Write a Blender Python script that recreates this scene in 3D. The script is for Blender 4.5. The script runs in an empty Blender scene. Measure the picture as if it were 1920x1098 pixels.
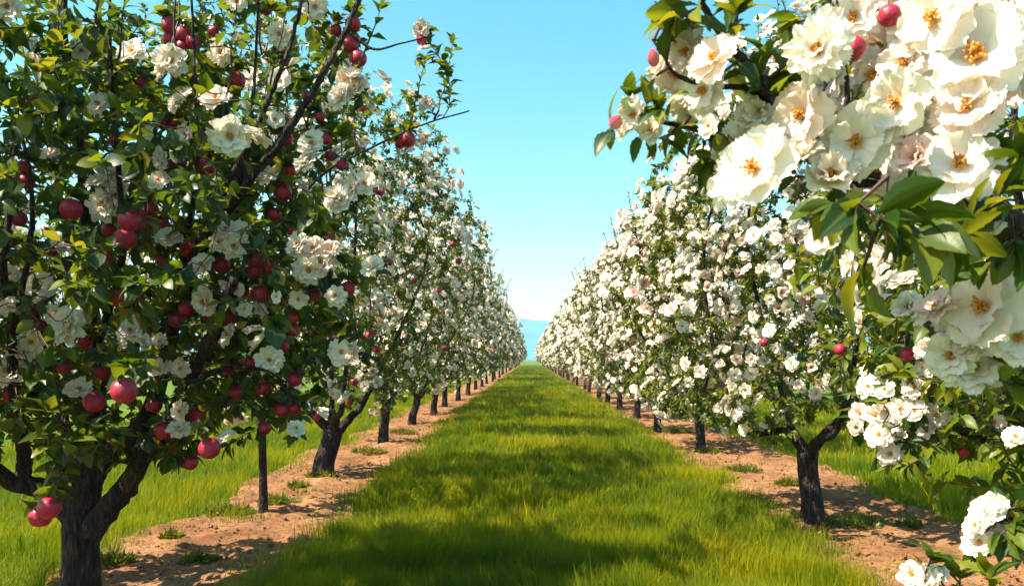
import bpy, math, random
import numpy as np
from mathutils import Matrix, Vector, noise as mnoise

S = bpy.context.scene
C = S.collection
# ------------------------------------------------------------------ camera, sky, sun, exposure
F, HX, HY, EYE = 1500.0, 995.0, 672.0, 1.6        # focal length and vanishing point in photo pixels, eye height in metres
cd = bpy.data.cameras.new('camera'); cam = bpy.data.objects.new('camera', cd); C.objects.link(cam)
cam.location = (0, 0, EYE); cam.rotation_euler = (math.radians(90), 0, 0)
cd.sensor_width = 36; cd.lens = 36 * F / 1920
cd.shift_x = -(HX - 960) / 1920; cd.shift_y = (HY - 549) / 1920
cd.clip_start = 0.05; cd.clip_end = 9000
cd.dof.use_dof = True; cd.dof.focus_distance = 7.0; cd.dof.aperture_fstop = 7.0
S.camera = cam
SUN_EL, SUN_AZ = math.radians(51), math.atan2(-0.92, -0.39)
sdir = Vector((math.sin(SUN_AZ) * math.cos(SUN_EL), math.cos(SUN_AZ) * math.cos(SUN_EL), math.sin(SUN_EL)))
w = bpy.data.worlds.new('World'); S.world = w; w.use_nodes = True
nt = w.node_tree; nt.nodes.clear()
sky = nt.nodes.new('ShaderNodeTexSky'); sky.sky_type = 'NISHITA'; sky.sun_disc = False
sky.sun_elevation = SUN_EL; sky.sun_rotation = SUN_AZ; sky.air_density = 1.2; sky.dust_density = 1.2; sky.ozone_density = 2.0
hs = nt.nodes.new('ShaderNodeHueSaturation'); hs.inputs['Hue'].default_value = 0.46; hs.inputs['Saturation'].default_value = 1.33; hs.inputs['Value'].default_value = 1.0
bg = nt.nodes.new('ShaderNodeBackground'); bg.inputs['Strength'].default_value = 0.078
wo = nt.nodes.new('ShaderNodeOutputWorld')
nt.links.new(sky.outputs[0], hs.inputs['Color']); nt.links.new(hs.outputs[0], bg.inputs[0]); nt.links.new(bg.outputs[0], wo.inputs[0])
sl = bpy.data.lights.new('sun', 'SUN'); sl.energy = 5.0; sl.angle = math.radians(0.5); sl.color = (1.0, 0.89, 0.70)
so = bpy.data.objects.new('sun', sl); C.objects.link(so); so.rotation_euler = sdir.to_track_quat('Z', 'Y').to_euler()
vs = S.view_settings; S.display_settings.display_device = 'sRGB'
vs.view_transform = 'Standard'; vs.look = 'None'; vs.exposure = 1.72; vs.gamma = 1.0; vs.use_curve_mapping = False
S.render.engine = 'CYCLES'
S.cycles.use_denoising = True
S.cycles.max_bounces = 7; S.cycles.diffuse_bounces = 3; S.cycles.glossy_bounces = 2; S.cycles.transmission_bounces = 4; S.cycles.volume_bounces = 0
S.cycles.sample_clamp_indirect = 4.0

R = np.random.default_rng(7)

def P(px, py, Y):
    return np.array([(px - HX) / F * Y, Y, EYE + (HY - py) / F * Y])

def ground_at(px, py):
    Y = EYE * F / (py - HY)
    return np.array([(px - HX) / F * Y, Y, 0.0])

# ------------------------------------------------------------------ materials
def mat(name):
    m = bpy.data.materials.new(name); m.use_nodes = True
    t = m.node_tree; t.nodes.clear()
    out = t.nodes.new('ShaderNodeOutputMaterial')
    return m, t, out
def N(t, typ, **kw):
    n = t.nodes.new(typ)
    for k, v in kw.items():
        if k in n.inputs: n.inputs[k].default_value = v
        else: setattr(n, k, v)
    return n
def ramp(t, src, stops):
    r = t.nodes.new('ShaderNodeValToRGB'); e = r.color_ramp.elements
    e[0].position, e[0].color = stops[0][0], (*stops[0][1], 1)
    e[1].position, e[1].color = stops[-1][0], (*stops[-1][1], 1)
    for p, c in stops[1:-1]:
        x = e.new(p); x.color = (*c, 1)
    t.links.new(src, r.inputs[0]); return r.outputs[0]
def mixc(t, fac, a, b, mode='MIX'):
    m = t.nodes.new('ShaderNodeMix'); m.data_type = 'RGBA'; m.blend_type = mode
    for s, v in ((m.inputs[0], fac), (m.inputs[6], a), (m.inputs[7], b)):
        if isinstance(v, (int, float)): s.default_value = v
        elif isinstance(v, tuple): s.default_value = (*v, 1)
        else: t.links.new(v, s)
    return m.outputs[2]
def tint(t):
    a = N(t, 'ShaderNodeAttribute', attribute_name='tint'); s = t.nodes.new('ShaderNodeSeparateColor')
    t.links.new(a.outputs['Color'], s.inputs[0]); return s.outputs
def thin(t, out, col, trans_col, fac, rough, spec=0.4, normal=None):
    p = N(t, 'ShaderNodeBsdfPrincipled'); p.inputs['Roughness'].default_value = rough; p.inputs['Specular IOR Level'].default_value = spec
    t.links.new(col, p.inputs['Base Color'])
    tr = N(t, 'ShaderNodeBsdfTranslucent')
    if isinstance(trans_col, tuple): tr.inputs[0].default_value = (*trans_col, 1)
    else: t.links.new(trans_col, tr.inputs[0])
    if normal is not None:
        t.links.new(normal, p.inputs['Normal'])
    mx = N(t, 'ShaderNodeMixShader'); mx.inputs[0].default_value = fac
    t.links.new(p.outputs[0], mx.inputs[1]); t.links.new(tr.outputs[0], mx.inputs[2]); t.links.new(mx.outputs[0], out.inputs[0])
def bump(t, h, strength, dist=0.02):
    b = N(t, 'ShaderNodeBump', Strength=strength, Distance=dist); t.links.new(h, b.inputs['Height']); return b.outputs[0]
def nz(t, scale, detail=4, rough=0.55, vec=None):
    n = N(t, 'ShaderNodeTexNoise', Scale=scale, Detail=detail, Roughness=rough)
    if vec is not None: t.links.new(vec, n.inputs['Vector'])
    return n.outputs[0]

def leaf_material():
    m, t, out = mat('leaf'); r, g, b = tint(t)[:3]
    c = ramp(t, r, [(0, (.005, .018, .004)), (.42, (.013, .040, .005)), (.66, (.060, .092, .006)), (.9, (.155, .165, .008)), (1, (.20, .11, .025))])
    c = mixc(t, ramp(t, g, [(0, (.55, .55, .55)), (.22, (0, 0, 0))]), c, (.13, .17, .04))
    tc = ramp(t, r, [(0, (.05, .10, .004)), (.5, (.17, .24, .005)), (1, (.42, .36, .015))])
    tco = N(t, 'ShaderNodeTexCoord'); n_ = nz(t, 55, 3, .6, tco.outputs['Object'])
    c = mixc(t, ramp(t, n_, [(.36, (.25, .25, .25)), (.62, (0, 0, 0))]), c, (.015, .040, .008))
    thin(t, out, c, tc, .34, .42, .3, bump(t, n_, .12, .006))
    return m
def petal_material():
    m, t, out = mat('petal'); r, g, b = tint(t)[:3]
    base = ramp(t, r, [(0, (.88, .84, .76)), (.6, (.89, .80, .70)), (.9, (.85, .62, .57)), (1, (.52, .05, .11))])
    c = mixc(t, ramp(t, g, [(0, (1, 1, 1)), (.30, (0, 0, 0))]), base, (.85, .52, .16))
    v = N(t, 'ShaderNodeTexNoise', Scale=60.0, Detail=2.0)
    thin(t, out, c, (.88, .79, .66), .30, .65, .12, bump(t, v.outputs[0], .2, .004))
    return m
def grass_material():
    m, t, out = mat('grass_blade'); r, g, b = tint(t)[:3]
    c = ramp(t, b, [(0, (.032, .076, .002)), (.5, (.108, .143, .002)), (1, (.23, .212, .003))])
    c2 = ramp(t, r, [(0, (.55, .62, .5)), (.6, (1, 1, 1)), (.94, (1.3, 1.2, 1.0)), (1, (2.2, 1.7, 1.6))])
    c = mixc(t, 1.0, c, c2, 'MULTIPLY')
    c = mixc(t, ramp(t, g, [(.6, (0, 0, 0)), (1, (.4, .4, .4))]), c, (.22, .20, .012))
    tc = ramp(t, b, [(0, (.11, .22, .002)), (.5, (.31, .37, .002)), (1, (.50, .45, .003))])
    thin(t, out, c, tc, .40, .6, .07)
    return m
def bark_material():
    m, t, out = mat('bark')
    tc = N(t, 'ShaderNodeTexCoord'); mp = N(t, 'ShaderNodeMapping'); mp.inputs['Scale'].default_value = (1, 1, .22)
    t.links.new(tc.outputs['Object'], mp.inputs[0])
    n1 = nz(t, 38, 6, .65, mp.outputs[0]); vo = N(t, 'ShaderNodeTexVoronoi', Scale=46.0, feature='DISTANCE_TO_EDGE'); t.links.new(mp.outputs[0], vo.inputs['Vector'])
    n2 = nz(t, 5, 3, .5, tc.outputs['Object'])
    c = ramp(t, n1, [(.3, (.008, .004, .006)), (.5, (.018, .009, .011)), (.72, (.085, .056, .048))])  # palest stop paints sunlit highlights onto the bark ridges
    c = mixc(t, ramp(t, n2, [(.55, (0, 0, 0)), (.72, (.35, .35, .35))]), c, (.11, .08, .065))
    hh = mixc(t, .5, n1, ramp(t, vo.outputs['Distance'], [(0, (0, 0, 0)), (.25, (1, 1, 1))]))
    p = N(t, 'ShaderNodeBsdfPrincipled'); p.inputs['Roughness'].default_value = .8; p.inputs['Specular IOR Level'].default_value = .25
    t.links.new(c, p.inputs['Base Color']); t.links.new(bump(t, hh, 1.0, .02), p.inputs['Normal']); t.links.new(p.outputs[0], out.inputs[0])
    return m
def twig_material():
    m, t, out = mat('twig_bark')
    c = ramp(t, nz(t, 30, 3), [(.35, (.018, .006, .008)), (.65, (.06, .020, .016))])
    p = N(t, 'ShaderNodeBsdfPrincipled'); p.inputs['Roughness'].default_value = .55
    t.links.new(c, p.inputs['Base Color']); t.links.new(p.outputs[0], out.inputs[0]); return m
def apple_material():
    m, t, out = mat('apple_skin')
    tc = N(t, 'ShaderNodeTexCoord'); oi = N(t, 'ShaderNodeObjectInfo')
    va = N(t, 'ShaderNodeVectorMath', operation='ADD'); t.links.new(tc.outputs['Object'], va.inputs[0]); t.links.new(oi.outputs['Random'], va.inputs[1])
    c = ramp(t, nz(t, 14, 4, .6, va.outputs[0]), [(.3, (.21, .006, .028)), (.55, (.36, .012, .042)), (.8, (.50, .050, .060))])
    sp = N(t, 'ShaderNodeTexVoronoi', Scale=130.0); t.links.new(va.outputs[0], sp.inputs['Vector'])
    c = mixc(t, ramp(t, sp.outputs['Distance'], [(.06, (.5, .5, .5)), (.16, (0, 0, 0))]), c, (.60, .24, .18))
    p = N(t, 'ShaderNodeBsdfPrincipled'); p.inputs['Roughness'].default_value = .42; p.inputs['Specular IOR Level'].default_value = .4
    t.links.new(c, p.inputs['Base Color']); t.links.new(bump(t, nz(t, 9, 2, .5, va.outputs[0]), .25, .01), p.inputs['Normal']); t.links.new(p.outputs[0], out.inputs[0]); return m
def plain(name, col, rough=.6):
    m, t, out = mat(name); p = N(t, 'ShaderNodeBsdfPrincipled'); p.inputs['Roughness'].default_value = rough
    c = ramp(t, nz(t, 40, 2), [(.3, tuple(x * .8 for x in col)), (.7, tuple(min(1, x * 1.15) for x in col))])
    t.links.new(c, p.inputs['Base Color']); t.links.new(p.outputs[0], out.inputs[0]); return m
def dirt_material():
    m, t, out = mat('dirt'); tc = N(t, 'ShaderNodeTexCoord'); v = tc.outputs['Object']
    n1, n2, n3 = nz(t, 1.3, 5, .6, v), nz(t, 14, 6, .65, v), nz(t, 70, 4, .6, v)
    c = ramp(t, n1, [(.3, (.145, .065, .030)), (.5, (.24, .118, .054)), (.7, (.32, .172, .085))])
    c = mixc(t, ramp(t, n2, [(.36, (.75, .75, .75)), (.5, (0, 0, 0))]), c, (.085, .038, .020))
    hh = mixc(t, .35, n2, n3)
    p = N(t, 'ShaderNodeBsdfPrincipled'); p.inputs['Roughness'].default_value = .95; p.inputs['Specular IOR Level'].default_value = .1
    t.links.new(c, p.inputs['Base Color']); t.links.new(bump(t, hh, .9, .05), p.inputs['Normal']); t.links.new(p.outputs[0], out.inputs[0]); return m
def soil_material():
    m, t, out = mat('turf_ground'); tc = N(t, 'ShaderNodeTexCoord'); v = tc.outputs['Object']
    c = ramp(t, nz(t, .7, 5, .6, v), [(.3, (.05, .10, .010)), (.5, (.085, .14, .012)), (.7, (.13, .165, .016))])
    c = mixc(t, ramp(t, nz(t, 18, 4, .6, v), [(.4, (.6, .6, .6)), (.55, (0, 0, 0))]), c, (.035, .06, .008))
    p = N(t, 'ShaderNodeBsdfPrincipled'); p.inputs['Roughness'].default_value = .9; p.inputs['Specular IOR Level'].default_value = .1
    t.links.new(c, p.inputs['Base Color']); t.links.new(bump(t, nz(t, 25, 4, .6, v), .8, .05), p.inputs['Normal']); t.links.new(p.outputs[0], out.inputs[0]); return m
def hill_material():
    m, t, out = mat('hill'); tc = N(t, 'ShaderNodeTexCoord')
    c = ramp(t, nz(t, .02, 6, .6, tc.outputs['Object']), [(.35, (.03, .15, .25)), (.65, (.045, .19, .29))])  # blue of the distant air is painted into the hill colour, besides the haze volume
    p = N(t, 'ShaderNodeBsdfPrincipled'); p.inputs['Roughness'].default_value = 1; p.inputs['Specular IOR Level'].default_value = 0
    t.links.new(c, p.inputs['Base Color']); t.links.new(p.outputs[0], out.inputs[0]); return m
LEAF, PETAL, GRASS, BARK, TWIG, APPLE = leaf_material(), petal_material(), grass_material(), bark_material(), twig_material(), apple_material()
STAMEN, DIRT, SOIL, HILL = plain('stamen', (.62, .24, .02)), dirt_material(), soil_material(), hill_material()
STEM = plain('apple_stem', (.07, .045, .02))

# ------------------------------------------------------------------ mesh helpers
class Acc:
    def __init__(s): s.V, s.L, s.K, s.M, s.T, s.n = [], [], [], [], [], 0
    def raw(s, V, loops, counts, mats, tint_):
        s.V.append(V); s.L.append(loops + s.n); s.K.append(counts); s.M.append(mats); s.T.append(tint_); s.n += len(V)
    def inst(s, T, pos, M, r, b):
        k = len(pos)
        if k == 0: return
        V, loops, counts, mats, g = T
        n = len(V)
        VV = np.einsum('kij,nj->kni', M, V) + pos[:, None, :]
        LL = (loops[None, :] + n * np.arange(k)[:, None]).ravel()
        tt = np.ones((k, n, 4)); tt[..., 0] = r[:, None]; tt[..., 1] = g[None, :]; tt[..., 2] = b[:, None]
        s.raw(VV.reshape(-1, 3), LL, np.tile(counts, k), np.tile(mats, k), tt.reshape(-1, 4))
    def mesh(s, name, mats, origin=None, smooth=True):
        V = np.concatenate(s.V); L = np.concatenate(s.L).astype(np.int32); K = np.concatenate(s.K).astype(np.int32)
        if origin is not None: V = V - origin
        me = bpy.data.meshes.new(name)
        me.vertices.add(len(V)); me.vertices.foreach_set('co', V.astype(np.float32).ravel())
        me.loops.add(len(L)); me.loops.foreach_set('vertex_index', L)
        me.polygons.add(len(K)); me.polygons.foreach_set('loop_start', np.concatenate(([0], np.cumsum(K)[:-1])).astype(np.int32))
        me.polygons.foreach_set('material_index', np.concatenate(s.M).astype(np.int32))
        me.polygons.foreach_set('use_smooth', np.full(len(K), smooth))
        for m in mats: me.materials.append(m)
        me.update(calc_edges=True)
        a = me.color_attributes.new('tint', 'FLOAT_COLOR', 'POINT'); a.data.foreach_set('color', np.concatenate(s.T).astype(np.float32).ravel())
        return me
    def obj(s, name, mats, parent=None, origin=None, smooth=True):
        return link(name, s.mesh(name, mats, origin, smooth), parent)

def link(name, data, parent=None, loc=None):
    o = bpy.data.objects.new(name, data); C.objects.link(o)
    if parent is not None: o.parent = parent
    if loc is not None: o.location = loc
    return o
def tag(o, label=None, cat=None, group=None, kind=None):
    if label: o['label'] = label
    if cat: o['category'] = cat
    if group: o['group'] = group
    if kind: o['kind'] = kind
    return o
def template(V, faces, mats=None, g=None):
    V = np.array(V, float); loops = np.array([i for f in faces for i in f], int); counts = np.array([len(f) for f in faces], int)
    return V, loops, counts, np.zeros(len(faces), int) if mats is None else np.array(mats, int), np.zeros(len(V)) if g is None else np.array(g, float)
def merge(Ts):
    V, L, K, M, G, n = [], [], [], [], [], 0
    for T in Ts:
        V.append(T[0]); L.append(T[1] + n); K.append(T[2]); M.append(T[3]); G.append(T[4]); n += len(T[0])
    return tuple(np.concatenate(x) for x in (V, L, K, M, G))
def unit(a):
    return a / np.maximum(np.linalg.norm(a, axis=-1, keepdims=True), 1e-9)
def frames(z, up, scale):
    z = unit(z); y = unit(up - np.sum(up * z, -1, keepdims=True) * z); x = np.cross(y, z)
    return np.stack([x, y, z], -1) * np.asarray(scale).reshape(-1, 1, 1)
def smooth_path(pts, per=6):
    p = np.array(pts, float)
    if len(p) < 3: return np.array([p[0] + (p[-1] - p[0]) * u for u in np.linspace(0, 1, per + 1)])
    q = np.vstack([2 * p[0] - p[1], p, 2 * p[-1] - p[-2]]); out = []
    for i in range(1, len(q) - 2):
        for u in np.linspace(0, 1, per, endpoint=False):
            a, b, c, d = q[i - 1:i + 3]
            out.append(.5 * (2 * b + (c - a) * u + (2 * a - 5 * b + 4 * c - d) * u * u + (3 * b - a - 3 * c + d) * u ** 3))
    out.append(p[-1]); return np.array(out)
def tube(acc, pts, rad, k=6, mi=0, rough=0.0, cap=True):
    pts = np.asarray(pts, float); n = len(pts); rad = np.asarray(rad, float)
    tg = unit(np.gradient(pts, axis=0))
    a = np.cross(tg[0], [0.31, 0.9, 0.2]); a /= np.linalg.norm(a)
    A = np.zeros((n, 3))
    for i in range(n):
        a = a - tg[i] * (a @ tg[i]); a /= np.linalg.norm(a); A[i] = a
    B = np.cross(tg, A)
    th = np.arange(k) * 2 * math.pi / k
    rr = np.repeat(rad[:, None], k, 1)
    if rough > 0:
        ph = R.uniform(0, 6.28, 8); ii = np.arange(n)[:, None]
        f = .45 * np.sin(2 * th + ph[0] + ii * .13) + .35 * np.sin(3 * th + ph[1] - ii * .10) + .35 * np.sin(5 * th + ph[2] + ii * .22) + .30 * np.sin(7 * th + ph[3] - ii * .35) + .5 * (R.random((n, k)) - .5)
        rr = rr * (1 + rough * f)
    V = pts[:, None, :] + rr[..., None] * (np.cos(th)[None, :, None] * A[:, None, :] + np.sin(th)[None, :, None] * B[:, None, :])
    V = V.reshape(-1, 3)
    i0 = (np.arange(n - 1)[:, None] * k + np.arange(k)[None, :]).ravel(); i1 = (np.arange(n - 1)[:, None] * k + (np.arange(k)[None, :] + 1) % k).ravel()
    loops = np.stack([i0, i1, i1 + k, i0 + k], 1).ravel(); counts = np.full((n - 1) * k, 4)
    if cap:
        loops = np.concatenate([loops, (n - 1) * k + np.arange(k)]); counts = np.append(counts, k)
    t_ = np.ones((len(V), 4)) * .5
    acc.raw(V, loops, counts, np.full(len(counts), mi), t_)

# ------------------------------------------------------------------ templates: leaf, petal, flower, apple
def leaf_hi(curl, fold, wid):
    V, G, f = [], [], []
    st = [0, .12, .3, .5, .72, .9, 1.0]; wd = [.02, .03, .62, 1.0, .86, .42, .0]
    for t_, w_ in zip(st, wd):
        for sx in (-1, 0, 1):
            x = sx * w_ * wid; y = abs(sx) * w_ * wid * fold - curl * max(0, t_ - .1) ** 2 + (.02 * math.sin(t_ * 17) if sx else 0)
            V.append((x, y, t_)); G.append(abs(sx))
    for i in range(len(st) - 1):
        a = i * 3
        f += [(a, a + 1, a + 4, a + 3), (a + 1, a + 2, a + 5, a + 4)]
    return template(V, f, None, G)
LEAF_HI = [leaf_hi(c, fo, wd) for c, fo, wd in ((.30, .35, .27), (.55, .2, .30), (.12, .5, .24), (.45, .1, .33))]
def leaf_fine(curl, fold, wid):
    V, G, f = [], [], []; n = 13
    for i in range(n):
        t_ = i / (n - 1); w_ = .03 if t_ < .1 else (math.sin(math.pi * ((t_ - .1) / .9) ** .85) ** .8) * wid * (1 + (.07 if i % 2 else -.05)) + .002
        for sx in (-1, -.5, 0, .5, 1):
            x = sx * w_; V.append((x, abs(sx) * w_ * fold - curl * max(0, t_ - .1) ** 2 + .012 * math.sin(t_ * 30) * abs(sx), t_)); G.append(abs(sx))
    for i in range(n - 1):
        for k in range(4):
            a = i * 5 + k; f.append((a, a + 1, a + 6, a + 5))
    return template(V, f, None, G)
LEAF_FINE = [leaf_fine(c, fo, wd) for c, fo, wd in ((.45, .45, .23), (.7, .3, .26), (.25, .6, .21), (.55, .25, .27))]
LEAF_LO = template([(0, 0, 0), (-.28, .10, .5), (0, -.05, .5), (.28, .10, .5), (0, -.28, 1)], [(0, 2, 1), (0, 3, 2), (1, 2, 4), (2, 3, 4)], None, [.3, 1, 0, 1, .5])
LEAF_FAR = template([(0, 0, 0), (-.30, .1, .5), (.30, .1, .5), (0, -.2, 1)], [(0, 2, 3, 1)], None, [.5] * 4)

def petal_t(rng, nu, nv, L, Wd, pitch, az, cup, ruf):
    us, vv = np.linspace(-1, 1, nu), np.linspace(0, 1, nv); V, G = [], []
    ph = rng.uniform(0, 6.28, 4); notch = rng.uniform(.02, .16)
    for v in vv:
        for u in us:
            wp = (.16 + .84 * math.sin(min(1, v * 1.02) * math.pi / 2) ** 1.2) * (1 - .30 * v ** 7)
            r = L * (.03 + v * (1 + (.035 * math.sin(19 * u + ph[1]) * v ** 6 if nu > 6 else 0) - .26 * u * u * v - notch * max(0, 1 - abs(u) * 2.2) * v))
            x = Wd * u * wp + .03 * L * math.sin(6 * v + ph[3]) * v
            z = cup * L * (v ** 1.6) * (1 - 1.5 * max(0, v - .72)) + Wd * .38 * u * u * wp * v + ruf * L * v * v * (math.sin(3.1 * u + ph[0]) * .6 + math.sin(6.5 * u + ph[1]) * .55 + (.45 * math.sin(14 * u + ph[2]) * v ** 5 if nu > 6 else 0))
            cr, sr = math.cos(pitch), math.sin(pitch)
            rr, zz = r * cr - z * sr, r * sr + z * cr
            V.append((rr * math.cos(az) - x * math.sin(az), rr * math.sin(az) + x * math.cos(az), zz)); G.append(v)
    f = [(j * nu + i, j * nu + i + 1, (j + 1) * nu + i + 1, (j + 1) * nu + i) for j in range(nv - 1) for i in range(nu - 1)]
    return template(V, f, None, G)
def flower_petals(rng, kind, nu, nv):
    """unit flower: radius about 0.5, facing +Z"""
    Ts = []
    whorls = {'single': [(6, .50, .28, .04, .10), (5, .40, .22, .34, .15)],
              'double': [(7, .50, .22, .02, .10), (6, .44, .20, .30, .14), (5, .32, .15, .58, .16)],
              'pom': [(8, .50, .17, -.2, .12), (8, .48, .16, .2, .14), (7, .42, .15, .52, .16), (5, .32, .12, .85, .16)],
              'half': [(6, .50, .24, .62, .28), (5, .46, .20, .95, .25)]}[kind]
    for n, L, Wd, pitch, cup in whorls:
        a0 = rng.uniform(0, 6.28)
        for i in range(n):
            Ts.append(petal_t(rng, nu, nv, L * rng.uniform(.86, 1.08), Wd * rng.uniform(.85, 1.15), pitch + rng.uniform(-.16, .16), a0 + (i + rng.uniform(-.18, .18)) * 2 * math.pi / n, cup, .10))
    return merge(Ts)
def flower_stamens(rng, n, mi):
    a = Acc(); V, f = [], []
    for i in range(n):
        th, tilt = rng.uniform(0, 6.28), rng.uniform(.05, .75)
        d = np.array([math.cos(th) * math.sin(tilt), math.sin(th) * math.sin(tilt), math.cos(tilt)]); l = rng.uniform(.09, .165)
        s1 = np.cross(d, [.3, .2, .9]); s1 /= np.linalg.norm(s1); s2 = np.cross(d, s1)
        b = len(V); base = d * .02; e = d * l
        for k in range(3):
            V.append(base + .007 * (s1 * math.cos(k * 2.1) + s2 * math.sin(k * 2.1)))
        for k in range(3):
            V.append(e + .007 * (s1 * math.cos(k * 2.1) + s2 * math.sin(k * 2.1)))
        f += [(b + k, b + (k + 1) % 3, b + 3 + (k + 1) % 3, b + 3 + k) for k in range(3)]
        b = len(V); r = .020
        for q in (s1, s2, -s1, -s2): V.append(e + q * r)
        V.append(e + d * r * 1.5); V.append(e - d * r)
        f += [(b + k, b + (k + 1) % 4, b + 4) for k in range(4)] + [(b + (k + 1) % 4, b + k, b + 5) for k in range(4)]
    return template(V, f, [mi] * len(f), [1] * len(V))
frng = np.random.default_rng(3)
PET_HI = {k: [flower_petals(frng, k, 13, 9) for _ in range(n)] for k, n in (('single', 3), ('double', 3), ('pom', 2), ('half', 2))}
PET_MID = [flower_petals(frng, k, 4, 5) for k in ('single', 'double', 'double', 'pom', 'half', 'double')]
STA_MID = [flower_stamens(frng, 14, 1) for _ in range(2)]
MID_FLOWERS = [merge([p, STA_MID[i % 2]]) for i, p in enumerate(PET_MID)]
LO_FLOWERS = []
for kind in ('double', 'single', 'pom'):
    T = flower_petals(frng, kind, 3, 3); LO_FLOWERS.append(merge([T, template([(.09, 0, .09), (-.05, .08, .1), (-.05, -.08, .09), (0, 0, .17)], [(0, 1, 3), (1, 2, 3), (2, 0, 3)], [1] * 3, [1] * 4)]))
FAR_FLOWERS = []
for s_ in range(2):
    FAR_FLOWERS.append(merge([petal_t(frng, 2, 3, .5, .26, .15 + .3 * (i % 2), i * 1.047, .15, .1) for i in range(6)]))
def apple_t(seg, rng):
    V, f, m = [], [], []; rings = seg * 2 // 3
    ph = rng.uniform(0, 6.28)
    for j in range(rings + 1):
        a = math.pi * j / rings
        for i in range(seg):
            th = 2 * math.pi * i / seg
            r = .5 * math.sin(a) * (1 + .025 * math.cos(5 * th + ph) * (1 - math.cos(a)) / 2 + .02 * math.sin(2 * th + ph))
            z = .51 * math.cos(a) - .09 * math.exp(-(a / .36) ** 2) + .05 * math.exp(-((math.pi - a) / .4) ** 2)
            V.append((r * (1 + .05 * math.cos(a)), r * 0 + .5 * math.sin(a) * 0, z)); V[-1] = (r * math.cos(th) * (1 + .05 * math.cos(a)), r * math.sin(th) * (1 + .05 * math.cos(a)), z)
    for j in range(rings):
        for i in range(seg):
            f.append((j * seg + i, (j + 1) * seg + i, (j + 1) * seg + (i + 1) % seg, j * seg + (i + 1) % seg)); m.append(0)
    return template(V, f, m)
def stem_t():
    a = Acc(); tube(a, [(0, 0, .33), (.015, 0, .5), (.05, .02, .66)], [.022, .018, .026], 5)
    return template(a.V[0], [tuple(x) for x in a.L[0][:-5].reshape(-1, 4)])
APPLES = [apple_t(18, frng) for _ in range(3)]
STEM_T = stem_t()
one = np.ones(1); eye3 = np.eye(3)[None]
def mesh_of(T, name, mats, r=.3, b=.5):
    a = Acc(); a.inst(T, np.zeros((1, 3)), eye3, one * r, one * b); return a.mesh(name, mats)
APPLE_ME = [mesh_of(T, 'apple', [APPLE]) for T in APPLES]
STEM_ME = mesh_of(STEM_T, 'stem', [STEM])
APPLE_LO = merge([apple_t(10, frng)])
FLOWER_ME = {k: [mesh_of(T, 'blossom', [PETAL], [.1, .55, .72][i % 3]) for i, T in enumerate(v)] for k, v in PET_HI.items()}
PINK_ME = [mesh_of(PET_HI['half'][0], 'blossom', [PETAL], .9), mesh_of(PET_HI['double'][1], 'blossom', [PETAL], .86)]
STAMEN_ME = [mesh_of(flower_stamens(frng, 34, 0), 'stamens', [STAMEN]) for _ in range(2)]
MID_ME = [mesh_of(T, 'blossom', [PETAL, STAMEN], [.1, .5, .75, .3, .8, .6][i]) for i, T in enumerate(MID_FLOWERS)]
def bud_t():
    T = apple_t(10, frng); V = T[0] * np.array([.8, .8, 1.2]); V[:, :2] *= (1 - .55 * np.clip(V[:, 2:] * 1.6, 0, 1)); return V, T[1], T[2], T[3], np.clip(.9 + 0 * V[:, 2], 0, 1)
BUD_ME = mesh_of(bud_t(), 'bud', [PETAL], 1.0)

def wav(x, y, seed, wl):
    r = np.random.default_rng(seed); s = 0
    for i in range(6):
        a = r.uniform(0, 6.28); k = 2 * math.pi / (wl * r.uniform(.6, 1.7)); s = s + np.sin(k * (x * math.cos(a) + y * math.sin(a)) + r.uniform(0, 6.28))
    return s / 3.2
def gz(x, y):
    x, y = np.asarray(x, float), np.asarray(y, float)
    inlane = np.exp(-(x / 2.2) ** 4)
    fade = np.clip((200 - y) / 60, 0, 1)
    return fade * (inlane * (    .08 * np.sin(y * 2 * math.pi / 4.3 + .5 * np.sin(x * .8)) + .02) + .025 * wav(x, y, 5, 3.0))
def dirt_edges(y):
    y = np.asarray(y, float); z0 = y * 0
    n = lambda s, wl: wav(z0, y, s, wl)
    li, lo = -1.74 - .016 * np.clip(y - 6, 0, 20) + .16 * n(1, 2.2) + .12 * n(2, .8), -3.5 - .012 * np.clip(y - 6, 0, 40) + .14 * n(3, 2.0) + .08 * n(4, .7)
    ri, ro = 2.36 + .16 * n(6, 2.2) + .10 * n(7, .8), 4.15 + .01 * np.clip(y - 6, 0, 40) + .15 * n(8, 2.1) + .08 * n(9, .7)
    return li, lo, ri, ro

# ------------------------------------------------------------------ setting: ground, dirt strips, hill
def grid_obj(name, X, Y, Z, mats, kind='structure'):
    ny, nx = X.shape; V = np.stack([X, Y, Z], -1).reshape(-1, 3)
    i = (np.arange(ny - 1)[:, None] * nx + np.arange(nx - 1)[None, :]).ravel()
    a = Acc(); a.raw(V, np.stack([i, i + 1, i + nx + 1, i + nx], 1).ravel(), np.full(len(i), 4), np.zeros(len(i), int), np.ones((len(V), 4)))
    return tag(a.obj(name, mats), kind=kind)
xs = np.concatenate([[-4500, -2000, -800, -300, -100, -45, -25, -16], np.arange(-12, 12.01, .3), [16, 25, 45, 100, 300, 800, 2000, 4500]])
ys = np.concatenate([[-3000, -800, -200, -60, -25, -12, -7], np.arange(-4, 40, .4), np.arange(40, 110, 1.0), np.arange(110, 220, 5), [240, 320, 500, 800, 1500, 3000, 5000]])
X, Y = np.meshgrid(xs, ys)
li, lo, ri, ro = dirt_edges(Y)
ind = (np.minimum(X - lo, li - X) > .12) | (np.minimum(X - ri, ro - X) > .12)
ind &= (Y < 215) & (Y > -4)
Zg = gz(X, Y) * (np.abs(X) < 14) - .07 * ind
grid_obj('ground', X, Y, Zg, [SOIL])
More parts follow.
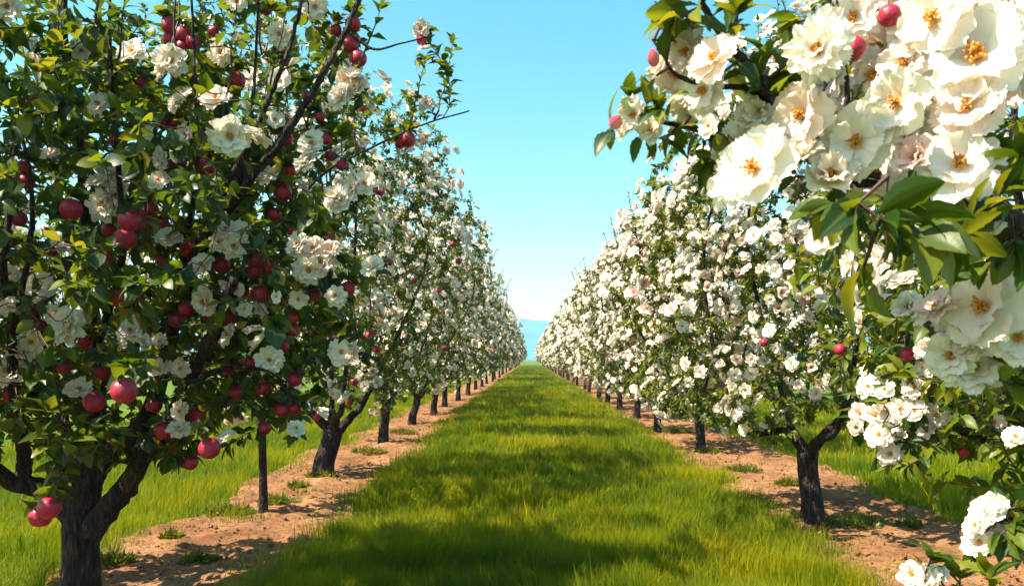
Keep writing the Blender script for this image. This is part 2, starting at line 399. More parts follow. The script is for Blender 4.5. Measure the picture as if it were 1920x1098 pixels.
def fbm(x, y, s):
    return np.array([mnoise.fractal(Vector((a * s, b * s, 3.1)), .8, 2.1, 5) for a, b in zip(x.ravel(), y.ravel())]).reshape(x.shape)
yl = [2.0]
while yl[-1] < 210: yl.append(yl[-1] + max(.025, .0062 * yl[-1]))
yl = np.array(yl)
for nm, a_, b_ in (('dirt_path', 1, 0), ('dirt_path', 2, 3)):
    e = dirt_edges(yl); x0, x1 = e[a_] - .22, e[b_] + .22
    if x0[0] > x1[0]: x0, x1 = x1 - .44, x0 + .44
    u = np.linspace(0, 1, 62)[None, :]
    X = x0[:, None] * (1 - u) + x1[:, None] * u; Y = np.repeat(yl[:, None], 62, 1)
    d = np.minimum(u, 1 - u) * (x1 - x0)[:, None]
    near = np.clip((40 - Y) / 25, 0.15, 1)
    hgt = .035 * fbm(X, Y, .9) + near * (.028 * fbm(X, Y, 3.5) + .024 * np.abs(fbm(X, Y, 9)))
    Z = gz(X, Y) + .012 + hgt - .11 * np.clip(1 - d / .26, 0, 1) ** 1.3
    grid_obj(nm, X, Y, Z, [DIRT])
hx = np.linspace(-900, 900, 120); hy = np.linspace(0, 1, 16)
X, U = np.meshgrid(hx, hy); crest = 62 + 5 * np.cos((X + 12) / 70.0) + 9 * wav(X, X * 0, 12, 420.0) - .022 * np.abs(X + 5)
Y = 1000 + U * 420; Z = -2 + crest * np.sin(np.clip(U * 1.05, 0, 1) * math.pi / 2) ** .8 + 2.0 * wav(X, Y, 13, 60.0)
hill = grid_obj('hill', X, Y, Z, [HILL])

# ------------------------------------------------------------------ trees
class Skel:
    def __init__(s): s.P = np.zeros((40000, 3)); s.D = np.zeros((40000, 3)); s.r = np.zeros(40000); s.ok = np.zeros(40000, bool); s.n = 0
    def add(s, pts, rad, ok=True):
        k = len(pts); t_ = unit(np.gradient(pts, axis=0)); sl_ = slice(s.n, s.n + k)
        s.P[sl_], s.D[sl_], s.r[sl_], s.ok[sl_] = pts, t_, rad, ok; s.n += k
    def near(s, p):
        d = np.linalg.norm(s.P[:s.n] - p, axis=1) + (~s.ok[:s.n]) * 99; i = int(np.argmin(d)); return i, d[i]
def grow(sk, targets, rng, up=.25):
    twigs = []
    if len(targets) == 0: return twigs
    d0 = np.array([sk.near(p)[1] for p in targets])
    for p in targets[np.argsort(d0)]:
        i, L = sk.near(p)
        if L < .10: continue
        p0, d, r0 = sk.P[i].copy(), sk.D[i].copy(), sk.r[i]
        c = p0 + (d * .45 + unit(p - p0) * .25) * L * .8 + np.array([0, 0, -up * L * .3])
        n = max(4, int(L / .09)); u = np.linspace(0, 1, n)[:, None]
        pts = (1 - u) ** 2 * p0 + 2 * u * (1 - u) * c + u * u * p
        pts[1:-1] += rng.normal(0, .012, (n - 2, 3))
        rr = np.linspace(min(r0 * .8, .005 + .010 * L), .0032, n)
        sk.add(pts, rr); twigs.append((pts, rr))
    return twigs
def shoot_leaves(pts, rng, s0, step, alpha=.95, ros=4):
    seg = np.linalg.norm(np.diff(pts, axis=0), axis=1); cum = np.concatenate([[0], np.cumsum(seg)]); L = cum[-1]
    s = np.arange(s0 * L, L, step); s = s + rng.uniform(-.3, .3, len(s)) * step
    s = np.concatenate([np.clip(s, 0, L), np.full(ros, L)]); k = len(s)
    pos = np.stack([np.interp(s, cum, pts[:, j]) for j in range(3)], 1)
    tg = unit(np.gradient(pts, axis=0)); t_ = unit(np.stack([np.interp(s, cum, tg[:, j]) for j in range(3)], 1))
    a = unit(np.cross(t_, rng.normal(0, 1, (1, 3)))); b = np.cross(t_, a)
    ph = 2.4 * np.arange(k) + rng.uniform(0, 6.28); al = alpha + rng.normal(0, .25, k); al[-ros:] *= .6
    d = t_ * np.cos(al)[:, None] + (a * np.cos(ph)[:, None] + b * np.sin(ph)[:, None]) * np.sin(al)[:, None]
    up = np.array([0, 0, .8]) + t_ * .5 + rng.normal(0, .35, (k, 3))
    return pos, d, up
def sample_env(rng, n, base, prof, lump, ysq=1.0):
    zs, rs = prof; out = []
    ph = rng.uniform(0, 6.28, 4)
    while len(out) < n:
        z = rng.uniform(zs[0], zs[-1]); r = np.interp(z, zs, rs); th = rng.uniform(0, 6.28)
        if rng.random() > r / max(rs): continue
        r *= 1 + lump * (math.sin(2 * th + ph[0] + z) * .5 + math.sin(3 * th + ph[1] - 1.7 * z) * .6)
        q = rng.random() ** .42
        out.append((base[0] + r * q * math.cos(th), base[1] + ysq * r * q * math.sin(th), base[2] + z + rng.normal(0, .05)))
    return np.array(out)
def cull(pos, items, rng, prob=.9, k=1.0):
    """leave the flowers and apples that face the grass lane uncovered by leaves"""
    keep = np.ones(len(pos), bool); eye = np.array([0, 0, EYE]); lp = pos - eye; ld = np.linalg.norm(lp, axis=1); lu = lp / ld[:, None]
    for p, rad in items:
        q = p - eye; d = np.linalg.norm(q); ang = np.arccos(np.clip(lu @ (q / d), -1, 1))
        hit = (ang < k * rad / d) & (ld < d + rad * .3)
        keep &= ~(hit & (rng.random(len(pos)) < prob))
    return keep
class Tree:
    def __init__(s, label, base, group=None, seed=1, cat='tree', name='apple_tree'):
        s.base = np.array([base[0], base[1], float(gz(base[0], base[1]))]); s.rng = np.random.default_rng(seed)
        s.root = bpy.data.objects.new(name, None); C.objects.link(s.root); s.root.location = s.base; s.root.empty_display_size = .3
        tag(s.root, label, cat, group); s.sk = Skel(); s.wood = Acc(); s.twig = Acc(); s.twigs = []; s.items = []; s.lp, s.ld, s.lu, s.ls = [], [], [], []
        s.fl = []
    def trunk(s, pts, rad, k=14, rough=.07, per=7, ok=False, acc=None):
        q = smooth_path(pts, per); rr = np.interp(np.linspace(0, 1, len(q)), np.linspace(0, 1, len(rad)), rad)
        tube(acc or s.wood, q, rr, k, 0, rough); s.sk.add(q, rr, ok); return q
    def limb(s, pts, r0, r1, own=False, k=9, rough=.06, per=6):
        q = smooth_path(pts, per); q[1:-1] += s.rng.normal(0, .06 * r0, (len(q) - 2, 3)); rr = r1 + (r0 - r1) * (1 - np.linspace(0, 1, len(q))) ** 1.7
        a = Acc() if own else s.wood
        tube(a, q, rr, k, 0, rough); s.sk.add(q, rr)
        if own: a.obj('limb', [BARK], s.root, s.base)
        return q
    def grow(s, targets, up=.25):
        t_ = grow(s.sk, targets, s.rng, up); s.twigs += t_; return t_
    def leaves_on(s, pts, s0, step, size, alpha=.95, ros=4):
        p, d, u = shoot_leaves(pts, s.rng, s0, step, alpha, ros); s.lp.append(p); s.ld.append(d); s.lu.append(u)
        s.ls.append(size * s.rng.uniform(.6, 1.25, len(p)))
    def shoots(s, n, zmin, lo, hi, size, step=.035, out=.35):
        """long water shoots that stand out of the top of the crown"""
        idx = np.where((s.sk.P[:s.sk.n, 2] - s.base[2] > zmin) & s.sk.ok[:s.sk.n])[0]
        for i in s.rng.choice(idx, n):
            p = s.sk.P[i]; r = p - s.base; r[2] = 0
            d = unit(np.array([0, 0, 1.0]) + out * unit(r) * s.rng.uniform(.2, 1.6) + s.rng.normal(0, .18, 3)); L = s.rng.uniform(lo, hi)
            u = np.linspace(0, 1, 8)[:, None]; pts = p + d * L * u + np.array([0, 0, .12 * L]) * u * u + s.rng.normal(0, .006, (8, 3))
            rr = np.linspace(.0085, .003, 8); tube(s.twig, pts, rr, 5, 1); s.leaves_on(pts, .15, step, size * .8, .85, 4)
    def build_twigs(s, k=4):
        for pts, rr in s.twigs: tube(s.twig, pts, rr, k, 1)
    def build_crown(s, tmpl, light=0.0, cullk=None, tan=.03):
        pos, d, u, sz = (np.concatenate(x) for x in (s.lp, s.ld, s.lu, s.ls))
        if cullk and s.items:
            keep = cull(pos + d * sz[:, None] * .5, s.items, s.rng, .97, cullk); pos, d, u, sz = pos[keep], d[keep], u[keep], sz[keep]
        M = frames(d, u, sz); r = np.clip(s.rng.beta(2, 2.6, len(pos)) + light, 0, 1); r[r > .87] = .87; r[s.rng.random(len(pos)) < tan] = .97  # light offset paints sunlit yellow-green into the leaf colour
        pick = s.rng.integers(0, len(tmpl), len(pos))
        for i, T in enumerate(tmpl):
            m = pick == i; s.twig.inst(T, pos[m], M[m], r[m], r[m])
        s.wood.obj('trunk', [BARK], s.root, s.base)
        s.twig.obj('crown', [LEAF, TWIG], s.root, s.base)
        s.nleaf = len(pos)
    def put_flower(s, p, face, size, kind='single', hi=True):
        """one blossom as a part of its own, its stamens a sub-part"""
        face = unit(np.asarray(face, float)); roll = s.rng.uniform(0, 6.28)
        up = np.array([math.cos(roll), math.sin(roll), .3]); M = frames(face[None], up[None], [1.0])[0]
        rot = Matrix([[float(x) for x in row] for row in M]).to_euler()
        if kind == 'pink': me = PINK_ME[s.rng.integers(2)]
        elif kind == 'mid': me = MID_ME[s.rng.integers(len(MID_ME))]
        elif kind == 'bud': me = BUD_ME
        else: me = FLOWER_ME[kind][s.rng.integers(len(FLOWER_ME[kind]))]
        o = link('bud' if kind == 'bud' else 'blossom', me, s.root, p - s.base); o.rotation_euler = rot; o.scale = (size,) * 3
        if kind not in ('mid', 'bud'):
            q = link('stamens', STAMEN_ME[s.rng.integers(2)], o)
        s.items.append((p, size * .42)); return o
    def put_apple(s, p, size, stem=True):
        o = link('apple', APPLE_ME[s.rng.integers(3)], s.root, p - s.base); o.scale = (size,) * 3
        o.rotation_euler = (s.rng.normal(0, .35), s.rng.normal(0, .35), s.rng.uniform(0, 6.28))
        if stem: link('stem', STEM_ME, o)
        s.items.append((p, size * .48)); return o
    def attach(s, p, leaf=0, n_ros=5, sag=0.0):
        """a spur from the nearest wood to point p, with a few leaves"""
        t_ = s.grow(np.array([p]), -.2)
        if not t_:
            i, L = s.sk.near(p); q = s.sk.P[i]; u = np.linspace(0, 1, 5)[:, None]; d = p - q
            if L < .03: d = unit(s.rng.normal(0, 1, 3) + np.array([0, 0, .6])) * .05
            t_ = [(q + d * u, np.linspace(.0045, .003, 5))]; s.twigs += t_; s.sk.add(*t_[0])
        if leaf: s.leaves_on(t_[-1][0], .55, .05, leaf, 1.0, n_ros)
    def flower_clusters(s, n, size, spread, keep_out=None, outward=True):
        """(position, facing, size) of blossoms in clusters along the outer twigs"""
        idx = s.rng.choice(len(s.twigs), n, replace=len(s.twigs) < n)
        for i in idx:
            pts = s.twigs[i][0]; c = pts[s.rng.integers(max(1, len(pts) // 2), len(pts))]
            if c[2] - s.base[2] < 1.9 and s.rng.random() < .5: continue
            o = c - s.base; zc = o[2]; o[2] = (zc - 2.2) * .35
            f = unit(unit(o) + np.array([0, 0, .35]) + s.rng.normal(0, .45, 3)); k = s.rng.integers(1, 5)
            a = unit(np.cross(f, [.2, .1, .9])); b = np.cross(f, a); th = s.rng.uniform(0, 6.28)
            for j in range(k):
                off = spread * (1 if k > 1 else 0); q = c + f * .11 + off * (a * math.cos(th + j * 6.28 / k) + b * math.sin(th + j * 6.28 / k)) * s.rng.uniform(.7, 1.2)
                s.fl.append((q, unit(f + (q - c) * 2.2 + s.rng.normal(0, .25, 3)), size * s.rng.uniform(.7, 1.15)))
    def build_flowers(s, tmpl, n_own, mid_own='mid'):
        if not s.fl: return
        pos = np.array([x[0] for x in s.fl]); fac = np.array([x[1] for x in s.fl]); sz = np.array([x[2] for x in s.fl])
        if n_own:
            to = np.array([0, 0, EYE]) - pos; d = np.linalg.norm(to, axis=1); score = d - .55 * np.sum(unit(to) * fac, 1); order = np.argsort(score)
            for i in order[:n_own]: s.put_flower(pos[i], fac[i], sz[i], mid_own)
            rest = order[n_own:]
        else: rest = np.arange(len(pos))
        pos, fac, sz = pos[rest], fac[rest], sz[rest]
        if len(pos) == 0: return
        a = Acc(); M = frames(fac, s.rng.normal(0, 1, (len(pos), 3)), sz); r = s.rng.beta(1.2, 2.0, len(pos)); r[s.rng.random(len(pos)) < .03] = .93
        pick = s.rng.integers(0, len(tmpl), len(pos))
        for i, T in enumerate(tmpl): a.inst(T, pos[pick == i], M[pick == i], r[pick == i], r[pick == i])
        o = a.obj('blossom', [PETAL, STAMEN], s.root, s.base); o['kind'] = 'stuff'

PROF_L = ([.85, 1.3, 2.0, 3.0, 4.0, 4.7, 5.2], [.7, 1.4, 1.75, 1.85, 1.8, 1.55, .7])
PROF_R = ([.75, 1.2, 2.0, 3.0, 3.8, 4.5, 5.0], [.8, 1.45, 1.7, 1.65, 1.35, .85, .3])

PROF_B = ([1.0, 1.4, 2.0, 3.0, 4.0, 4.7, 5.2], [.5, 1.0, 1.25, 1.35, 1.3, 1.15, .6])
PROF_N = ([.98, 1.3, 2.0, 3.0, 3.8, 4.4, 4.9], [1.25, 1.75, 1.78, 1.72, 1.4, .9, .3])
def row_tree(label, base, prof, seed, group, n_tw, leaf, step, lts, ftm, n_cl, fsize, n_own, n_app, lean=(0, 0), tr=.11, fork=.95, far=False, app_lo=None, nl=5, shoots=14, hgt=1.0, light=0.0, fork_pts=None, mid_own='mid', spread=.11, az0=None):
    t_ = Tree(label, base, group, seed); rg = t_.rng; b = t_.base
    prof = ([z * hgt for z in prof[0]], prof[1])
    top = b + np.array([lean[0], lean[1], fork])
    k = 8 if far else 14
    t_.trunk([b + (0, 0, -.12), b + (lean[0] * .15, lean[1] * .2, fork * .3), b + (lean[0] * .75 + rg.normal(0, .02), lean[1] * .6, fork * .7), top], [tr * 1.35, tr * 1.02, tr * .92, tr * .95], k, .07, 3 if far else 8)
    a0 = rg.uniform(0, 6.28) if az0 is None else az0
    for i in range(nl):
        az = a0 + (i + rg.uniform(-.2, .2)) * 6.28 / nl; c_, s_ = math.cos(az), math.sin(az); zt = prof[0][-1]; f1, f2, f3 = rg.uniform(.35, .55), rg.uniform(.5, .8), rg.uniform(.4, .85)
        rr = lambda z: np.interp(z, prof[0], prof[1])
        st = b + np.array([lean[0] * .95, lean[1] * .95, fork * rg.uniform(.86, .98)])
        z1, z2, z3 = fork + .45, zt * .58, zt * rg.uniform(.78, .93)
        pts = [st, st + np.array([c_ * .22, s_ * .22, .22])] + [b + np.array([lean[0] + c_ * rr(z) * f, lean[1] + .85 * s_ * rr(z) * f, z]) + rg.normal(0, .06, 3) for z, f in ((z1, f1), (z2, f2), (z3, f3))]
        t_.limb(pts, tr * .62, .012, False, 5 if far else 8, .05, 3 if far else 5)
    tg = sample_env(rg, n_tw, b + np.array([lean[0], lean[1], 0]), prof, .12, .82 if prof[1][-1] > .5 else .95)
    t_.grow(tg)
    if not far: t_.build_twigs(4)
    else:
        t_.twigs_vis = t_.twigs[::2]
        for p_, r_ in t_.twigs_vis: tube(t_.twig, p_[::2], r_[::2] * 1.5, 3, 1, cap=False)
    for p_, r_ in t_.twigs: t_.leaves_on(p_, .2, step, leaf, .95, 3)
    t_.flower_clusters(n_cl, fsize, spread)
    if n_app:
        ia = rg.choice(len(t_.twigs), n_app * 3)
        ps = np.array([t_.twigs[i][0][-1] + np.array([0, 0, -.07]) + rg.normal(0, .04, 3) for i in ia]); ps = ps[np.argsort(np.linalg.norm(ps, axis=1))][:n_app]
        for q in ps: t_.put_apple(q, rg.uniform(.075, .115) if prof[1][-1] > .5 else rg.uniform(.05, .07), False)
    if shoots: t_.shoots(shoots, prof[0][-1] * .6, .25, .65, leaf * 1.15, max(.024, step * .7))
    t_.build_flowers(ftm, n_own, mid_own)
    t_.build_crown(lts, light, .8)
    return t_

# ---- the big old tree at the left edge
A = Tree('big old apple tree at the left edge, thick dark trunk, full of large red apples', P(150, 1143, 5.1)[:2], None, 11)
YA = 5.1
A.trunk([P(150, 1165, YA), P(150, 1130, YA), P(153, 1060, YA), P(150, 990, YA), P(156, 930, YA), P(165, 885, YA)], [.165, .128, .102, .104, .102, .09], 26, .085, 9)
def LB(pl, r0, r1, own=True, k=10): return A.limb([P(*p) for p in pl], r0, r1, own, k, .07, 7)
LB([(156, 990, 5.1), (112, 935, 5.08), (70, 912, 5.0), (25, 905, 4.9), (-25, 865, 4.8), (-70, 780, 4.75), (-90, 640, 4.8), (-60, 480, 4.9)], .088, .03)
LB([(42, 905, 4.95), (45, 850, 4.9), (30, 760, 4.8), (22, 640, 4.7), (8, 500, 4.6), (18, 400, 4.5), (28, 280, 4.5), (32, 200, 4.5)], .05, .012)
LB([(158, 1010, 5.1), (200, 955, 5.05), (240, 905, 4.98), (275, 845, 4.9), (312, 790, 4.85), (350, 720, 4.8), (400, 620, 4.75), (440, 520, 4.7)], .085, .03)
LB([(160, 905, 5.12), (168, 840, 5.2), (185, 760, 5.3), (180, 640, 5.3), (165, 460, 5.1), (150, 290, 4.8), (128, 130, 4.7), (118, -90, 4.7)], .075, .018)
LB([(172, 900, 5.1), (205, 850, 5.1), (262, 800, 5.15), (300, 720, 5.2), (330, 600, 5.2), (375, 480, 5.0), (440, 375, 4.8), (500, 300, 4.7), (560, 215, 4.65), (622, 110, 4.65), (672, 5, 4.65), (700, -90, 4.65)], .07, .014)
LB([(150, 910, 5.15), (130, 840, 5.4), (105, 720, 5.7), (80, 600, 5.8), (60, 420, 5.8)], .055, .02)
LB([(320, 640, 5.2), (335, 560, 5.0), (380, 440, 4.7), (430, 340, 4.6), (480, 240, 4.55), (520, 150, 4.5), (555, 50, 4.5), (575, -60, 4.5)], .035, .010)
LB([(185, 640, 5.3), (230, 480, 4.9), (222, 330, 4.6), (212, 200, 4.5), (206, 60, 4.45), (205, -60, 4.45)], .028, .008)
LB([(330, 600, 5.2), (350, 450, 4.9), (370, 300, 4.7), (366, 150, 4.6), (358, -40, 4.6)], .025, .007)
LB([(440, 375, 4.8), (462, 290, 4.7), (474, 180, 4.6), (482, 60, 4.6), (486, -60, 4.6)], .02, .006)
LB([(20, 240, 4.5), (75, 235, 4.4), (130, 280, 4.4)], .012, .006)
LB([(22, 640, 4.7), (60, 420, 4.4), (40, 250, 4.3), (0, 120, 4.3)], .02, .007)
LB([(400, 620, 4.75), (470, 500, 5.2), (545, 400, 5.5), (600, 330, 5.7), (680, 285, 5.8), (790, 235, 5.8), (880, 208, 5.8)], .028, .005)
LB([(655, 60, 4.65), (700, 92, 4.65), (750, 82, 4.6), (815, 66, 4.6)], .012, .004)
LB([(350, 720, 4.8), (430, 690, 4.7), (510, 700, 4.7), (560, 760, 4.7)], .022, .006)
rg = A.rng
prof_a = ([.95, 1.25, 1.8, 2.5, 3.1, 3.6], [.7, 1.3, 1.65, 1.7, 1.3, .85])
tg = sample_env(rg, 1300, A.base, prof_a, .12)
tg = tg[~((tg[:, 1] < 4.6) & (tg[:, 2] < 1.45) & (tg[:, 0] > A.base[0] - .2))]
A.grow(tg)
tg = sample_env(rg, 75, A.base + np.array([.1, 0, 0]), ([3.5, 4.2, 5.2], [1.6, 1.7, 1.2]), .12); A.grow(tg)
apples = [(133, 392, 40), (243, 413, 42), (208, 431, 34), (235, 447, 40), (265, 400, 32), (283, 393, 28), (270, 422, 28), (305, 418, 24), (355, 467, 34), (415, 497, 32), (477, 488, 30), (477, 509, 26), (445, 150, 30), (320, 50, 34), (343, 66, 32), (363, 80, 30), (318, 75, 26), (342, 88, 24), (655, 83, 34), (672, 110, 32), (662, 46, 30), (630, 56, 22), (530, 360, 34), (515, 402, 26), (383, 312, 36), (328, 310, 26), (372, 300, 26), (308, 230, 18), (325, 230, 20), (218, 263, 26), (225, 560, 36), (82, 612, 30), (110, 635, 28), (233, 733, 48), (177, 753, 38), (443, 735, 30), (427, 598, 32), (350, 580, 30), (370, 777, 32), (308, 806, 36), (357, 867, 28), (393, 840, 40), (92, 952, 42), (76, 968, 40), (530, 768, 30), (552, 711, 28), (553, 765, 22), (495, 803, 26), (493, 727, 28), (652, 540, 28), (535, 262, 28), (548, 430, 22), (305, 488, 26), (240, 330, 24), (50, 340, 30), (35, 410, 30), (45, 315, 28), (60, 190, 22), (270, 628, 26), (487, 552, 34), (445, 590, 26), (352, 575, 26), (390, 590, 24), (520, 560, 26), (590, 553, 26), (550, 620, 24), (549, 597, 22), (790, 75, 20), (765, 262, 30), (750, 268, 22), (500, 20, 18), (610, 260, 24), (620, 292, 22), (640, 310, 20), (20, 560, 26), (160, 640, 26), (200, 480, 26), (100, 470, 22), (415, 640, 24), (260, 560, 24), (150, 270, 22), (90, 130, 20), (270, 155, 24), (400, 60, 20), (420, 270, 24), (455, 330, 24), (330, 600, 28), (370, 690, 28), (290, 760, 28), (60, 590, 26), (20, 740, 30), (120, 690, 26), (470, 680, 24), (430, 690, 26), (530, 650, 24), (505, 500, 26), (560, 520, 24), (455, 545, 24), (545, 320, 22), (600, 220, 20), (575, 180, 20), (535, 120, 22), (10, 450, 28), (190, 700, 30)]
B_apples = [(697, 396, 24), (736, 335, 24), (738, 547, 24), (675, 710, 20), (795, 675, 26), (840, 540, 16), (877, 495, 14), (600, 440, 22), (690, 460, 18), (760, 470, 16), (640, 640, 20), (590, 700, 20)]
for x, y, d in apples:
    Yd = min(max(.115 * F / d, 3.6), 4.9) if x < 740 else 5.75
    p = P(x, y, Yd); A.attach(p + np.array([0, 0, .6 * d * Yd / F]), .085, 4); A.put_apple(p, d * Yd / F)
flowers = [(185, 340, 50), (215, 332, 50), (195, 385, 55), (228, 355, 48), (210, 365, 50), (430, 255, 68), (412, 250, 45), (340, 190, 56), (405, 185, 60), (320, 115, 56), (312, 130, 45), (250, 100, 50), (185, 195, 50), (65, 85, 30), (150, 95, 40), (15, 12, 52), (425, 430, 42), (455, 437, 42), (440, 462, 44), (412, 455, 38), (315, 447, 52), (380, 497, 45), (415, 100, 40), (560, 460, 48), (588, 466, 48), (620, 470, 46), (580, 505, 54), (605, 495, 44), (75, 540, 60), (18, 515, 36), (130, 610, 66), (105, 590, 44), (60, 640, 50), (15, 695, 56), (40, 662, 45), (150, 730, 45), (298, 690, 46), (340, 690, 38), (245, 620, 45), (385, 565, 55), (430, 628, 45), (490, 640, 52), (505, 675, 46), (474, 620, 38), (640, 375, 54), (667, 350, 56), (628, 370, 44), (685, 345, 44), (650, 150, 56), (668, 168, 52), (640, 182, 46), (662, 130, 44), (525, 150, 48), (585, 270, 46), (575, 305, 44), (305, 300, 48), (298, 338, 42), (340, 770, 38), (335, 805, 38), (425, 820, 34), (590, 12, 48), (445, 5, 34), (525, 65, 42), (120, 470, 40), (640, 660, 50), (660, 665, 44), (555, 803, 30), (790, 55, 34), (795, 92, 26), (800, 195, 30), (700, 500, 40), (300, 640, 30), (240, 640, 36), (560, 560, 34), (500, 330, 38), (465, 265, 34), (280, 250, 36), (95, 290, 34), (630, 555, 36), (350, 250, 36), (515, 225, 36)]
for i, (x, y, d) in enumerate(flowers):
    Yd = min(max(290 / d, 3.75), 4.75) if x < 740 else 5.75
    p = P(x, y, Yd); f = unit(np.array([0, 0, EYE]) - p) + np.array([-.55, 0, .5]) + rg.normal(0, .35, 3)
    A.attach(p - unit(f) * .05, .085, 4)
    A.put_flower(p, f, d * Yd / F * (1.12, 1.25, 1.3, 1.25)[i % 4], ('single', 'double', 'pom', 'double')[i % 4])
big_leaves = [(100, 100, 4.0), (85, 780, 4.0), (130, 830, 4.0), (170, 810, 4.1), (365, 345, 4.0), (385, 360, 4.0), (640, 260, 4.5), (560, 150, 4.4), (210, 820, 4.1), (590, 400, 4.4), (650, 610, 4.5), (510, 600, 4.3), (170, 560, 4.0), (255, 560, 4.0), (375, 180, 4.1), (260, 290, 4.0), (330, 260, 4.0), (70, 720, 4.1), (40, 780, 4.1), (250, 250, 4.1), (150, 200, 4.1), (30, 60, 4.1)]
for x, y, Yd in big_leaves:
    p = P(x, y, Yd); A.attach(p); A.leaves_on(A.twigs[-1][0], .7, .03, .14, 1.1, 6)
A.build_twigs(5)
for p_, r_ in A.twigs: A.leaves_on(p_, .10, .0175, .098, 1.0, 5)
A.shoots(34, 2.6, .35, .9, .10, .034, .3)
for i0 in range(0, A.sk.n, 1):
    pass
A.flower_clusters(30, .13, .09); A.fl = [q for q in A.fl if q[0][1] > 4.2 and q[0][2] > 1.35]; A.build_flowers(MID_FLOWERS, 20)
A.build_crown(LEAF_HI + [LEAF_LO] * 3, .0, 1.12)

# ---- the slim young tree behind it
B = row_tree('apple tree on a slim straight trunk, between the big left tree and the leaning one', ground_at(494, 962)[:2], PROF_B, 21, None, 330, .085, .015, [LEAF_LO], MID_FLOWERS, 110, .165, 90, 26, (-.03, 0), .042, 1.15, False, None, 4, 26, 1.02)
# ---- the forked leaning tree
gC = ground_at(604, 897)[:2]
Ct = row_tree('apple tree with a leaning trunk forked into a wide Y, left of the lane', gC, PROF_L, 31, None, 740, .070, .010, [LEAF_LO], MID_FLOWERS, 270, .155, 100, 30, (.15, 0), .135, .62, False, None, 4, 26, 1.0)

# ---- row trees: left row then right row
left_y = [ground_at(718, 832)[1], ground_at(772, 797)[1], 22.6, 26.3, 30.2]
while left_y[-1] < 190: left_y.append(left_y[-1] + min(8, 4.2 + .022 * left_y[-1]))
right_y = [7.75, 13.9, 17.4, 21.2, 24.7, 28.4, 32.2]
while right_y[-1] < 190: right_y.append(right_y[-1] + min(8, 3.9 + .022 * right_y[-1]))
ORD = ['first', 'second', 'third', 'fourth', 'fifth', 'sixth', 'seventh', 'eighth', 'ninth', 'tenth', 'eleventh', 'twelfth']
GL, GR = 'apple trees in the row left of the grass lane', 'apple trees in the row right of the grass lane'
near_left = ['apple tree on a straight dark trunk, next behind the leaning forked one', 'apple tree with a low Y fork, second behind the leaning forked one', 'small dark trunked apple tree, third behind the leaning forked one', 'small apple tree, fourth behind the leaning forked one in the left row']
near_right = ['stout apple tree with a thick lit grey trunk, nearest trunk right of the lane', 'white blossoming apple tree on a thin dark trunk, first behind the stout lit trunk', 'white blossoming apple tree, second behind the stout lit trunk right of the lane', 'white blossoming apple tree, third behind the stout lit trunk right of the lane', 'white blossoming apple tree, fourth behind the stout lit trunk right of the lane']
protos = {}
def far_tree(side, lod, var, base, label, group):
    """mid and far trees: each kind is built once, then copied with its parts"""
    key = (side, lod, var); lt = .14 if side > 0 else .03  # right-row leaves get a brighter tint that paints in their sunlight
    if key not in protos:
        prof = PROF_L if side < 0 else PROF_R; sd = 100 + var + lod * 10 + (50 if side > 0 else 0); cl = (1.0 if side < 0 else 1.65)
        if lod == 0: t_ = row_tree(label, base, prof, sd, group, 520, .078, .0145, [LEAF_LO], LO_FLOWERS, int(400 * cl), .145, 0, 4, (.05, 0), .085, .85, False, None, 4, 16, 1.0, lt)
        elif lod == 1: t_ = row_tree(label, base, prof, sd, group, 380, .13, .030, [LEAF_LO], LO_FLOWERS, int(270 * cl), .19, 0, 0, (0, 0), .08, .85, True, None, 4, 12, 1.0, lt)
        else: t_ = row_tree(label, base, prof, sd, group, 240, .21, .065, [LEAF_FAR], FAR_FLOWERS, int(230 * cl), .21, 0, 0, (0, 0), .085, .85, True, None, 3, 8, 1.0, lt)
        protos[key] = t_; return t_.root
    src = protos[key].root
    o = src.copy(); C.objects.link(o)
    for ch in src.children:
        c = ch.copy(); C.objects.link(c); c.parent = o
    o.location = (base[0], base[1], float(gz(base[0], base[1]))); tag(o, label, 'tree', group)
    o.rotation_euler = (0, 0, R.uniform(-.35, .35)); s_ = R.uniform(.93, 1.08); o.scale = (s_, s_ * (.84 if side < 0 else .95), s_ * R.uniform(.95, 1.06))
    return o
for i, y in enumerate(left_y):
    x = -2.78 + R.normal(0, .07)
    if i < 2:
        x = (ground_at(718, 832)[0], ground_at(772, 797)[0])[i]
        row_tree(near_left[i], (x, y), PROF_L, 41 + i, GL, 620, .072, .0115, [LEAF_LO], MID_FLOWERS, 310, .15, 100, 10, ((.10, 0), (.14, 0))[i], (.085, .09)[i], (.85, .7)[i], False, None, 4, 24)
        continue
    lod = 0 if y < 36 else 1 if y < 75 else 2
    lab = near_left[i] if i < len(near_left) else ORD[i] + ' apple tree behind the leaning forked one, in the shaded left row' if i < 8 else 'distant small apple tree far down the shaded row left of the lane'
    far_tree(-1, lod, i % 3, (x, y), lab, GL)
for i, y in enumerate(right_y):
    x = 2.74 + R.normal(0, .07)
    if i == 0:
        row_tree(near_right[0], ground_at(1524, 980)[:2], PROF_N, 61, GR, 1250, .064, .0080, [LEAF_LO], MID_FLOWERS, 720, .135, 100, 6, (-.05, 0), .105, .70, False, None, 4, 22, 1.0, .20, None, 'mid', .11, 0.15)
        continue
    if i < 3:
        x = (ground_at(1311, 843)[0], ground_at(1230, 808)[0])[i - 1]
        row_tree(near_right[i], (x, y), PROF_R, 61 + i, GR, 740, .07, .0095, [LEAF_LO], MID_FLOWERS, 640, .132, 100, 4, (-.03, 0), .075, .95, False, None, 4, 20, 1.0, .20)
        continue
    lod = 0 if y < 36 else 1 if y < 75 else 2
    lab = near_right[i] if i < len(near_right) else ORD[i] + ' apple tree counted from the stout lit trunk in the right row' if i < 9 else 'distant small white blossoming apple tree far down the row right of the lane'
    far_tree(1, lod, i % 3, (x, y), lab, GR)

